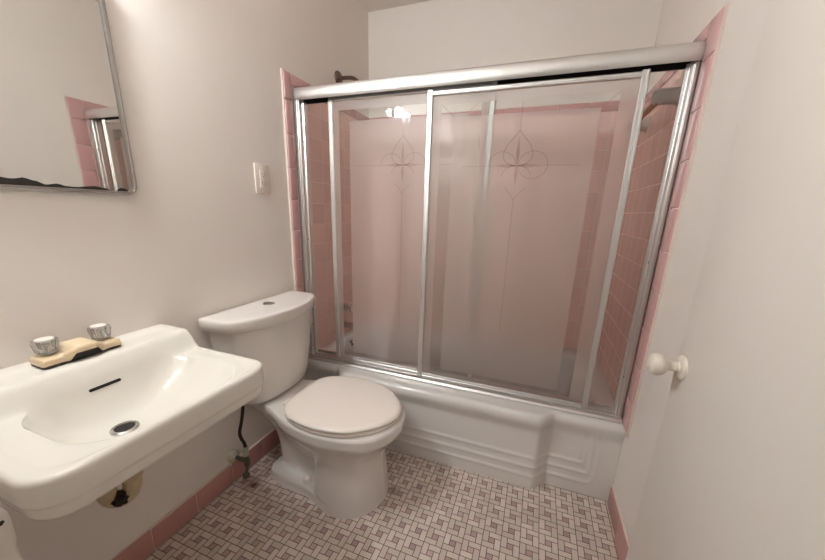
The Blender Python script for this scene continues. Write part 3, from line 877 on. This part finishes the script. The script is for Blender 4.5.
def rot(y0, y1, hts):
    ys = [lerp(y0, y1, i/40) for i in range(41)]
    hs = []
    for i in range(41):
        f = i/40*(len(hts)-1); k = min(int(f), len(hts)-2); hs.append(lerp(hts[k], hts[k+1], sstep(0, 1, f-k))+rr.uniform(0, .0007))
    zb_ = MZ0+.0098
    gx = lambda y, z: .0040-.0022*(y-MY1)+.0026*(z-MZ0)
    a = [bm.verts.new((gx(y, zb_), y, zb_)) for y in ys]; b = [bm.verts.new((gx(y, zb_+h), y, zb_+max(h, .0003))) for y, h in zip(ys, hs)]
    for i in range(40): bm.faces.new((a[i], a[i+1], b[i+1], b[i]))
rot(-.998, -.712, [.010, .018, .014, .020, .016, .013, .017, .012, .005, .009, .004, .0032, .006, .0085, .005, 0])
rot(-.702, -.668, [0, .006, .0085, .0075, .004, 0])
finish('desilvered_edge', bm, M['desilver'], mg, smooth=False, label='black spots along the bottom edge of the mirror')

# ------------------------------------------------------------------ outlet
ou = thing('wall_outlet', 'white wall outlet plate between mirror and tub', 'outlet', (0, -.159, 1.262))
OY, OZ = -.159, 1.262
bm = bmesh.new()
add_box(bm, 0, .006, OY-.040, OY+.040, OZ-.058, OZ+.058, .0025, 3)
pt = finish('cover_plate', bm, M['white_pl'], ou)
bm = bmesh.new(); add_box(bm, .004, .0085, OY-.0168, OY+.0168, OZ-.0335, OZ+.0335, .0012, 2)
rc_ = finish('receptacle', bm, M['white_pl'], ou)
bm = bmesh.new()
for dz_ in (-.017, .017):
    add_box(bm, .0080, .0089, OY-.0075, OY-.0055, OZ+dz_-.002, OZ+dz_+.0055)
    add_box(bm, .0080, .0089, OY+.0055, OY+.0075, OZ+dz_-.001, OZ+dz_+.0055)
    add_lathe(bm, (.0080, OY, OZ+dz_-.0065), (1, 0, 0), [(0, .0024), (.0009, .0024), (.00091, .0005)], 12)
finish('socket_slots', bm, M['dark'], rc_, smooth=False, label='dark socket slots')
for dz_ in (-.048, .048):
    bm = bmesh.new(); add_lathe(bm, (.0055, OY, OZ+dz_), (1, 0, 0), [(0, .003), (.0012, .0028), (.0015, .001)], 12)
    finish('plate_screw', bm, M['alub'], pt)

# ------------------------------------------------------------------ vanity light above the mirror (the room's lamp)
LY, LZ = -.91, 1.836
vl = thing('vanity_light', 'chrome bar light with round globe bulbs above the mirror', 'light', (0, LY, LZ))
box('light_bar', M['chrome'], .0005, .024, LY-.29, LY+.29, LZ-.06, LZ+.06, .006, vl, seg=3)
for k in range(4):
    y = LY+(k-1.5)*.141+.048
    bm = bmesh.new(); add_lathe(bm, (.023, y, LZ), (1, 0, 0), [(0, .026), (.004, .026), (.008, .022), (.013, .019), (.013, .016), (.004, .015)] if k > 1 else [(0, .026), (.004, .026), (.008, .022), (.013, .019)], 24)
    sc_ = finish('lamp_socket', bm, M['chrome'], vl)
    if k > 1:                                      # the two sockets nearest the tub are empty
        bm = bmesh.new(); add_lathe(bm, (.0275, y, LZ), (1, 0, 0), [(0, .0145), (.001, .0145), (.0011, .001)], 20)
        finish('socket_contact', bm, M['dark'], sc_); continue
    bm = bmesh.new(); bmesh.ops.create_uvsphere(bm, u_segments=28, v_segments=16, radius=.031)
    bmesh.ops.translate(bm, verts=bm.verts, vec=(.066, y, LZ))
    finish('globe_bulb', bm, M['bulb'], sc_, label='glowing round bulb')

# hall ceiling lamp behind the camera, seen only by its light through the doorway
hl = thing('hall_ceiling_light', 'round white dome lamp on the hall ceiling outside the doorway', 'light', (1.05, -1.92, H))
bm = bmesh.new(); add_lathe(bm, (1.05, -1.92, H), (0, 0, -1), [(0, .15), (.012, .15), (.018, .14)], 32)
finish('lamp_base', bm, M['white_pl'], hl)
bm = bmesh.new(); add_lathe(bm, (1.05, -1.92, H), (0, 0, -1), [(.018, .135), (.03, .135), (.055, .115), (.075, .07), (.083, .001)], 32)
finish('lamp_dome', bm, M['halllamp'], hl, angle=60, label='glowing dome')

# ------------------------------------------------------------------ world, camera, view
w = bpy.data.worlds.new('World'); scene.world = w; w.use_nodes = True
w.node_tree.nodes['Background'].inputs[0].default_value = (.5, .45, .4, 1)
w.node_tree.nodes['Background'].inputs[1].default_value = .02

cam = bpy.data.cameras.new('camera'); co = bpy.data.objects.new('camera', cam); col.objects.link(co)
r_ = Vector((0.93606519, 0.35054179, 0.03004015)); u_ = Vector((-0.11871783, 0.23433, 0.96488109)); f_ = Vector((-0.33119184, 0.90675791, -0.26096372))
mt = Matrix((( r_.x, u_.x, -f_.x, 1.114095), (r_.y, u_.y, -f_.y, -1.323278), (r_.z, u_.z, -f_.z, 1.150818), (0, 0, 0, 1)))
co.matrix_world = mt
cam.sensor_fit = 'HORIZONTAL'; cam.sensor_width = 36; cam.lens = 332.98*36/825
cam.shift_y = 21.357/825; cam.clip_start = .01
scene.camera = co
vs = scene.view_settings
scene.display_settings.display_device = 'sRGB'
vs.view_transform = 'Standard'; vs.look = 'None'; vs.gamma = 1; vs.use_curve_mapping = False
vs.exposure = -0.06
cy_ = scene.cycles
cy_.use_denoising = True
cy_.max_bounces = 14; cy_.diffuse_bounces = 8; cy_.glossy_bounces = 6; cy_.transmission_bounces = 10; cy_.transparent_max_bounces = 16
cy_.caustics_reflective = False; cy_.caustics_refractive = True
cy_.sample_clamp_indirect = 25
